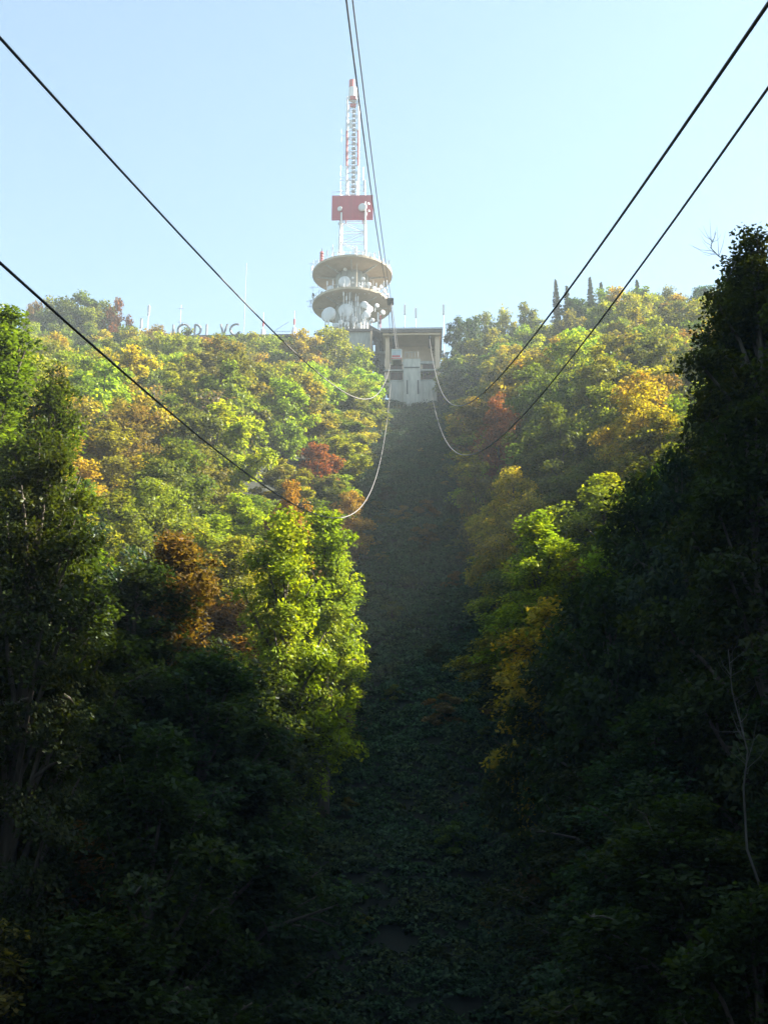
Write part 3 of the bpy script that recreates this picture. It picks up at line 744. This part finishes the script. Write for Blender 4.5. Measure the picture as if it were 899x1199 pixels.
# cage above the box with whips
zt0 = hbB
m = MB()
for w, z0, z1 in ((3.1, zt0, zt0+4.8),):
    for lv in np.linspace(z0, z1, 4):
        P_ = [(mx-w, -w, lv), (mx+w, -w, lv), (mx+w, w, lv), (mx-w, w, lv), (mx-w, -w, lv)]
        for a, b in zip(P_, P_[1:]): m.tube([a, b], .045, 4, False)
    for sx in (-1, -.33, .33, 1):
        for sy in (-1, 1): m.tube([(mx+sx*w, sy*w, z0), (mx+sx*w, sy*w, z1)], .05, 4, False); m.tube([(mx+sy*w, sx*w, z0), (mx+sy*w, sx*w, z1)], .05, 4, False)
m.tube([(mx-5.6, -3.1, zt0+1.5), (mx-1, -3.1, zt0+1.6)], .05, 4); m.tube([(mx-5.3, -3.1, zt0+.8), (mx-3, -3.1, zt0+1.6)], .04, 4)
m.build('cage', M['grey'], tw)
m = MB(); m.box(mx+2.6, mx+3.0, -3.3, -3.0, zt0+1.4, zt0+4.6); m.build('panel_antenna', M['white'], tw)
zm1 = zc(117, YT)
lattice('upper', tw, zt0-.5, zm1, 1.5, 1.45, 15, .21, [M['white'], M['red'], M['white']], mx-.25, .075)
lo = MB()
for k in range(22):
    z = zt0+(zm1-zt0)*(k+.5)/22; lo.box(mx-.5, mx+.5, -.5, .5, z-.18, z+.18)
lo.tube([(mx, 0, zt0), (mx, 0, zm1)], .12, 6)
lo.build('dipole_stack', M['grey'], tw)
for (dx, z, h_) in ((-.75, zc(150, YT), 2.3),):
    m = MB(); m.box(mx+dx-.4, mx+dx+.35, -1.9, -1.5, z-h_/2, z+h_/2); m.build('panel_antenna', M['white'], tw)
for z, h_ in ((zc(128), .9), (zc(119), 1.0)):
    m = MB(); m.box(mx-1.0, mx+.6, -1.8, -1.45, z-h_/2, z+h_/2); m.build('panel_antenna', M['red'], tw)
m = MB()
for dx, pa, pb in ((-3.1, 155, 170), (-2.0, 140, 192), (-2.4, 172, 200), (2.6, 200, 226), (-3.2, 198, 226), (-1.9, 195, 226)):
    m.tube([(mx+dx, -1.5, zc(pb)), (mx+dx, -1.5, zc(pa))], .045, 4); m.tube([(mx+dx, -1.5, zc((pa+pb)/2)), (mx-1.3 if dx < 0 else mx+1.3, -1.5, zc((pa+pb)/2))], .035, 4)
m.build('whip_antenna', M['grey'], tw)
xt = float(tl(413.2, 110)[0]); 
MB().lathe([(0, zm1), (1.15, zm1), (1.15, zc(104)), (0, zc(104))], (xt, 0, 0), n=24).build('radome', M['white'], tw, False)
MB().lathe([(0, zc(104)+.01), (.78, zc(104)+.01), (.78, zc(94.5)), (.4, zc(94)), (0, zc(94))], (xt-.25, 0, 0), n=20).build('radome_cap', M['red'], tw)
tag(tw, 'red and white lattice telecommunication mast on round concrete platforms full of dishes', 'telecom tower')

# ------------------------------------------------------------------ skyline bits on the left and behind the roof
def skymast(px, ptop, pbase, Yd, r, kind, label):
    b = atY(px, pbase, Yd); gz = float(terrain(b[0], Yd)); b[2] = min(b[2], gz); h = float(atY(px, ptop, Yd)[2])-b[2]
    o = empty('antenna_mast', b)
    MB().tube([(0, 0, 0), (0, 0, h)], [r*1.3, r], 6).build('pole', M['white' if kind != 'thin' else 'grey'], o)
    if kind == 'panel':
        m = MB(); m.box(-.25, .25, -.3, .3, h-3.0, h-.3); m.build('panel_antenna', M['white'], o)
    elif kind == 'redwhite':
        m = MB(); m.tube([(0, 0, h-4), (0, 0, h-2.4)], r*2.0, 8); m.build('red_band', M['red'], o)
        m = MB(); m.lathe([(0, h-9), (1.0, h-9), (.5, h-5), (0, h-5)], n=8); m.build('cone', M['white'], o)
    elif kind == 'arms':
        m = MB()
        for q_ in (.97, .86, .76): m.tube([(-.8, 0, h*q_), (.9, 0, h*q_)], .06, 4)
        m.build('cross_arm', M['grey'], o)
    tag(o, label, 'antenna mast', 'antenna masts along the skyline')
YB = 292
skymast(172, 357, 400, YB, .13, 'panel', 'short white panel mast above the trees at the far left')
skymast(210, 357, 400, YB, .09, 'arms', 'thin mast with cross arms left of the rooftop letters')
skymast(285, 308, 405, YB, .09, 'thin', 'tallest thin mast on the left skyline')
skymast(307.5, 366, 405, YB, .12, 'redwhite', 'red and white mast on the long flat roof')
skymast(344, 364, 405, YB, .12, 'redwhite', 'red and white mast at the right end of the flat roof')
skymast(164, 372, 400, YB, .1, 'panel', 'lowest little mast beside the short panel mast')
skymast(474, 356, 392, YB, .09, 'panel', 'faint white pole behind the station roof, nearest the tower')
skymast(487, 360, 392, YB, .09, 'panel', 'faint white pole behind the middle of the station roof')
skymast(519.5, 356, 392, YB, .12, 'panel', 'faint white pole behind the right end of the station roof')
# long low building with letters on its roof
lb = empty('lodge', (Xp(270, 285), 288, float(terrain(Xp(270, 285), 288)))); l0 = np.array(lb.location)
zr = float(atY(300, 391.5, 284)[2])-l0[2]
xa, xb = Xp(196, 284)-l0[0], Xp(343, 284)-l0[0]
MB().box(xa+.5, xb-.5, -3, 6, -2, zr-.5).build('wall', M['concrete'], lb)
MB().box(xa, xb, -4, 7, zr-.5, zr).build('roof', M['roof'], lb)
m = MB()
xr0, xr1 = Xp(318, 284)-l0[0], Xp(341, 284)-l0[0]
for k in range(9): x = xr0+(xr1-xr0)*k/8; m.tube([(x, -3.8, zr), (x, -3.8, zr+.9)], .05, 4)
m.tube([(xr0, -3.8, zr+.9), (xr1, -3.8, zr+.9)], .05, 4); m.build('railing', M['dark'], lb)
m = MB(); p1, p2 = atY(322, 387, 284)-l0, atY(338, 377, 284)-l0; m.tube([p1, p2], .05, 4); m.build('stay_rod', M['grey'], lb)
for k in range(10):
    x = xa+1.5+(xb-xa-3)*k/9
    w = MB().box(x-.6, x+.6, -3.06, -3.003, zr-3.2, zr-1.4).build('window', M['glass'], lb)
tag(lb, 'long low building with a flat roof just showing over the left skyline trees', 'building')
sg = empty('rooftop_sign', (float(l0[0]), 285.0, float(l0[2]+zr))); g0 = np.array(sg.location)
zt_ = float(atY(240, 380.0, 285)[2]-g0[2])
Hh = max(3.2, zt_+.2)
MB().box(Xp(196, 285)-g0[0], Xp(280, 285)-g0[0], -.1, .1, -.02, .35).build('support_rail', M['dark'], sg)
def glyph(strokes): 
    m = MB()
    for s_ in strokes: m.tube(s_, .30, 6)
    return m.build('letter', M['signm'], sg)
def gX(px): return Xp(px, 285)-g0[0]
def arc(cx, cz, rx, rz, a0, a1, n=14): return [(cx+rx*math.cos(t), 0, cz+rz*math.sin(t)) for t in np.linspace(a0, a1, n)]
glyph([[(gX(200.5), 0, .3), (gX(200.5), 0, zt_)]])
c0 = gX(213); rx = gX(220)-c0
glyph([arc(c0, Hh/2+.1, rx, zt_-Hh/2, 0, 2*math.pi, 24)])
c0 = gX(226); glyph([[(c0, 0, .3), (c0, 0, zt_)], arc(c0, zt_/2+.15, gX(233)-c0, zt_/2-.15, -math.pi/2, math.pi/2)])
glyph([[(gX(240), 0, .3), (gX(240), 0, zt_)]])
glyph([[(gX(256.5), 0, zt_), (gX(260), 0, .3)], [(gX(260), 0, .3), (gX(264.5), 0, zt_)]])
c0 = gX(275); glyph([arc(c0, zt_/2+.15, gX(281)-gX(274), zt_/2-.15, .35*math.pi, 1.65*math.pi)])
tag(sg, 'row of big dark letters on the long roof, only their tops above the trees', 'rooftop sign')

# ------------------------------------------------------------------ ropes
def rope(name, pts, Lx, r0, r1, mat, label, group, y_end=None, ext=-60, x_end=None, deg=3):
    P = np.array([atX(px, py, Lx) for px, py in pts]); P = P[np.argsort(P[:, 1])]
    if y_end: P = np.vstack([P, [Lx, y_end[0], y_end[1]]])
    w = 1/np.maximum(P[:, 1], 12); w[-1] *= 6
    cf = np.polyfit(P[:, 1], P[:, 2], deg, w=w)
    Y1 = P[-1, 1]; ys = np.concatenate([np.arange(P[0, 1], Y1, 2.5), [Y1]])
    zs = np.polyval(cf, ys); sl = np.polyval(np.polyder(cf), ys[0])
    L = [(Lx, ext, zs[0]+sl*.6*(ext-ys[0])), (Lx, ext*.3, zs[0]+sl*.8*(ext*.3-ys[0]))]+[(Lx, y_, z_) for y_, z_ in zip(ys, zs)]
    rr = [r0, r0]+[r0+(r1-r0)*smooth01((y_-15)/90) for y_ in ys]
    e = [proj(p) for p in L[2:]]
    print(name, 'fit', [tuple(np.round(proj((Lx, y_, np.polyval(cf, y_))), 0)) for y_ in P[:, 1]])
    o = MB().tube(L, rr, 8).build(name, mat, smooth=True)
    return tag(o, label, 'cable', group)
G1 = 'ropes of the cable car'
LL, LR = -4.45, 4.15
rope('steel_cable', [(0, 45), (100, 153), (250, 316), (330, 396), (375, 438), (400, 461), (422, 469), (438, 464), (449, 448)], LL, .018, .042, M['rope'], 'upper left cable, sagging from the station past the top left corner', G1, (250, float(Zp(424)))) 
rope('steel_cable', [(0, 306), (100, 395), (200, 489), (300, 563), (345, 590), (400, 603), (426, 588), (444, 544), (454, 492)], LL, .018, .042, M['rope'], 'lower left cable, dipping behind the orange trees to the left edge', G1, (250, float(Zp(447))))
rope('steel_cable', [(899, 3), (800, 149), (700, 292), (600, 424), (555, 467), (534, 474), (520, 464), (512, 448)], LR, .025, .042, M['rope'], 'thick upper right cable running to the top right corner', G1, (250, float(Zp(396))))
rope('steel_cable', [(899, 102), (800, 245), (700, 375), (640, 452), (600, 497), (560, 535), (538, 535), (528, 524), (518, 504)], LR, .018, .042, M['rope'], 'lower right cable, hanging lowest on the right side', G1, (250, float(Zp(450))))
# overhead track ropes that carry the cabin
carY = 235.0
def over(Lx, pts, label, r):
    P = np.array([atX(px, py, Lx) for px, py in pts]); cf = np.polyfit(P[:, 1], P[:, 2], 2, w=1/P[:, 1])
    print('over', np.round(P[:, 1:], 1).tolist())
    ys = np.arange(P[:, 1].min(), carY+.1, 4.0); zs = np.polyval(cf, ys)
    L = [(Lx, -80, zs[0]-2), (Lx, 10, zs[0]-.6)]+[(Lx, a, b) for a, b in zip(ys, zs)]
    L += [(Lx*.98, carY+8, float(Zp(372, carY+8))), (Lx*.97, 252, float(zb)-.2+1.0*0)]
    o = MB().tube(L, r, 8).build('track_cable', M['darkrope'], smooth=True); return tag(o, label, 'cable', G1), L
o1, L1 = over(-4.75, [(405.6, 0), (411.5, 50), (418.4, 105), (431, 195), (441, 270), (447, 308), (455.5, 350)], 'left one of the two dark overhead cables above the cabin', .075)
o2, L2 = over(-4.25, [(412.6, 0), (419, 50), (426, 110), (437, 195), (447.5, 280), (451, 306), (458, 350)], 'right one of the two dark overhead cables above the cabin', .06)

# ------------------------------------------------------------------ cabin
cc = atY(464.3, 417, carY)
cb = empty('cable_car', (float(cc[0]), carY, float(atY(464, 424.5, carY)[2])))
C0 = np.array(cb.location); w_, h_, d_ = S(6.3, carY), S(14.5, carY), 1.5
m = MB(); m.box(-w_, w_, -d_, d_, 0.05, h_*.42); m.build('lower_body', M['white'], cb)
m = MB()
for sx in (-1, 1):
    for sy in (-1, 1): m.box(sx*w_-.09*(sx > 0)-0*.1, sx*w_+.09*(sx < 0), sy*d_-.09*(sy > 0), sy*d_+.09*(sy < 0), h_*.42, h_*.92)
m.build('window_frame', M['white'], cb)
MB().box(-w_+.03, w_-.03, -d_+.03, d_-.03, h_*.42, h_*.915).build('window', surf_mat('cabin_glass', (.30, .36, .40), .15), cb)
MB().box(-.05, .05, -d_-.02, -d_+.02, h_*.42, h_*.92).build('window_bar', M['white'], cb)
MB().box(-w_-.02, w_+.02, -d_-.02, d_+.02, h_*.06, h_*.16).build('red_band', M['red'], cb)
MB().box(-w_*.92, w_*.75, -d_-.045, -d_-.022, h_*.22, h_*.40).build('red_marking', M['red'], cb)
m = MB(); m.box(-w_-.08, w_+.08, -d_-.08, d_+.08, h_*.92, h_*.99); m.build('roof', M['white'], cb)
MB().box(-w_*.8, w_*.8, -d_*.8, d_*.8, -.12, .047).build('underframe', M['dark'], cb)
top = atY(457.0, 353, carY)-C0
m = MB(); m.tube([(0, -.1, h_), (-.35, -.1, h_+3), tuple(top+[.05, 0, -.2])], [.11, .11, .11], 6); m.tube([(.35, .1, h_), (.05, .1, h_+3), tuple(top+[.25, 0, -.2])], [.07, .07, .07], 6)
m.build('hanger', M['dark'], cb)
m = MB(); tx, ty, tz = top
m.box(tx-.65, tx+.65, -1.3, 1.3, tz-.25, tz+.12)
for dy in (-.95, -.32, .32, .95): m.lathe([(0, -.7), (.24, -.7), (.24, .7), (0, .7)], (tx, dy, tz+.1), (1, 0, 0), 12)
m.build('carriage', M['dark'], cb)
tag(cb, 'small white and red cabin hanging in front of the station bay', 'cable car')

# ------------------------------------------------------------------ sun, sky, haze
AZ, EL = R(79), R(38)
sd = Vector((math.sin(AZ)*math.cos(EL), math.cos(AZ)*math.cos(EL), math.sin(EL)))
sl = bpy.data.lights.new('sun', 'SUN'); sl.energy = 4.8; sl.angle = R(.53); sl.color = (1, .93, .80)
slo = bpy.data.objects.new('sun', sl); col.objects.link(slo); slo.rotation_euler = sd.to_track_quat('Z', 'Y').to_euler()
w = bpy.data.worlds.new('World'); sc.world = w; w.use_nodes = True
nt = w.node_tree; bg = nt.nodes['Background']; sk = nt.nodes.new('ShaderNodeTexSky'); sk.sky_type = 'NISHITA'
sk.sun_disc = False; sk.sun_elevation = EL; sk.sun_rotation = AZ
sk.air_density = 1.0; sk.dust_density = 1.2; sk.ozone_density = 1.0; sk.altitude = 600
tn = nt.nodes.new('ShaderNodeMix'); tn.data_type = 'RGBA'; tn.blend_type = 'MULTIPLY'; tn.inputs[0].default_value = 1; tn.inputs[7].default_value = (1.10, 1.15, .985, 1)
nt.links.new(sk.outputs[0], tn.inputs[6]); nt.links.new(tn.outputs[2], bg.inputs[0]); bg.inputs[1].default_value = 0.062

hz, hnt, N, L = new_mat('haze')
ho = N.new('ShaderNodeOutputMaterial'); pv = N.new('ShaderNodeVolumePrincipled')
pv.inputs['Color'].default_value = (.80, .90, .96, 1); pv.inputs['Density'].default_value = 0.00043; pv.inputs['Anisotropy'].default_value = 0.15
L.new(pv.outputs[0], ho.inputs['Volume'])
hb = MB().box(-930, 930, -730, 1230, float(Z.min())-1, 235).build('haze', hz)
tag(hb, 'pale haze over the wooded hillside', 'haze', kind='stuff')

sc.view_settings.view_transform = 'Standard'; sc.view_settings.look = 'None'
sc.view_settings.exposure = 2.4; sc.view_settings.gamma = 1; sc.view_settings.use_curve_mapping = False
cy_ = sc.cycles
cy_.use_denoising = True; cy_.max_bounces = 4; cy_.diffuse_bounces = 2; cy_.glossy_bounces = 1; cy_.transmission_bounces = 3
cy_.volume_bounces = 0; cy_.transparent_max_bounces = 4; cy_.caustics_reflective = False; cy_.caustics_refractive = False
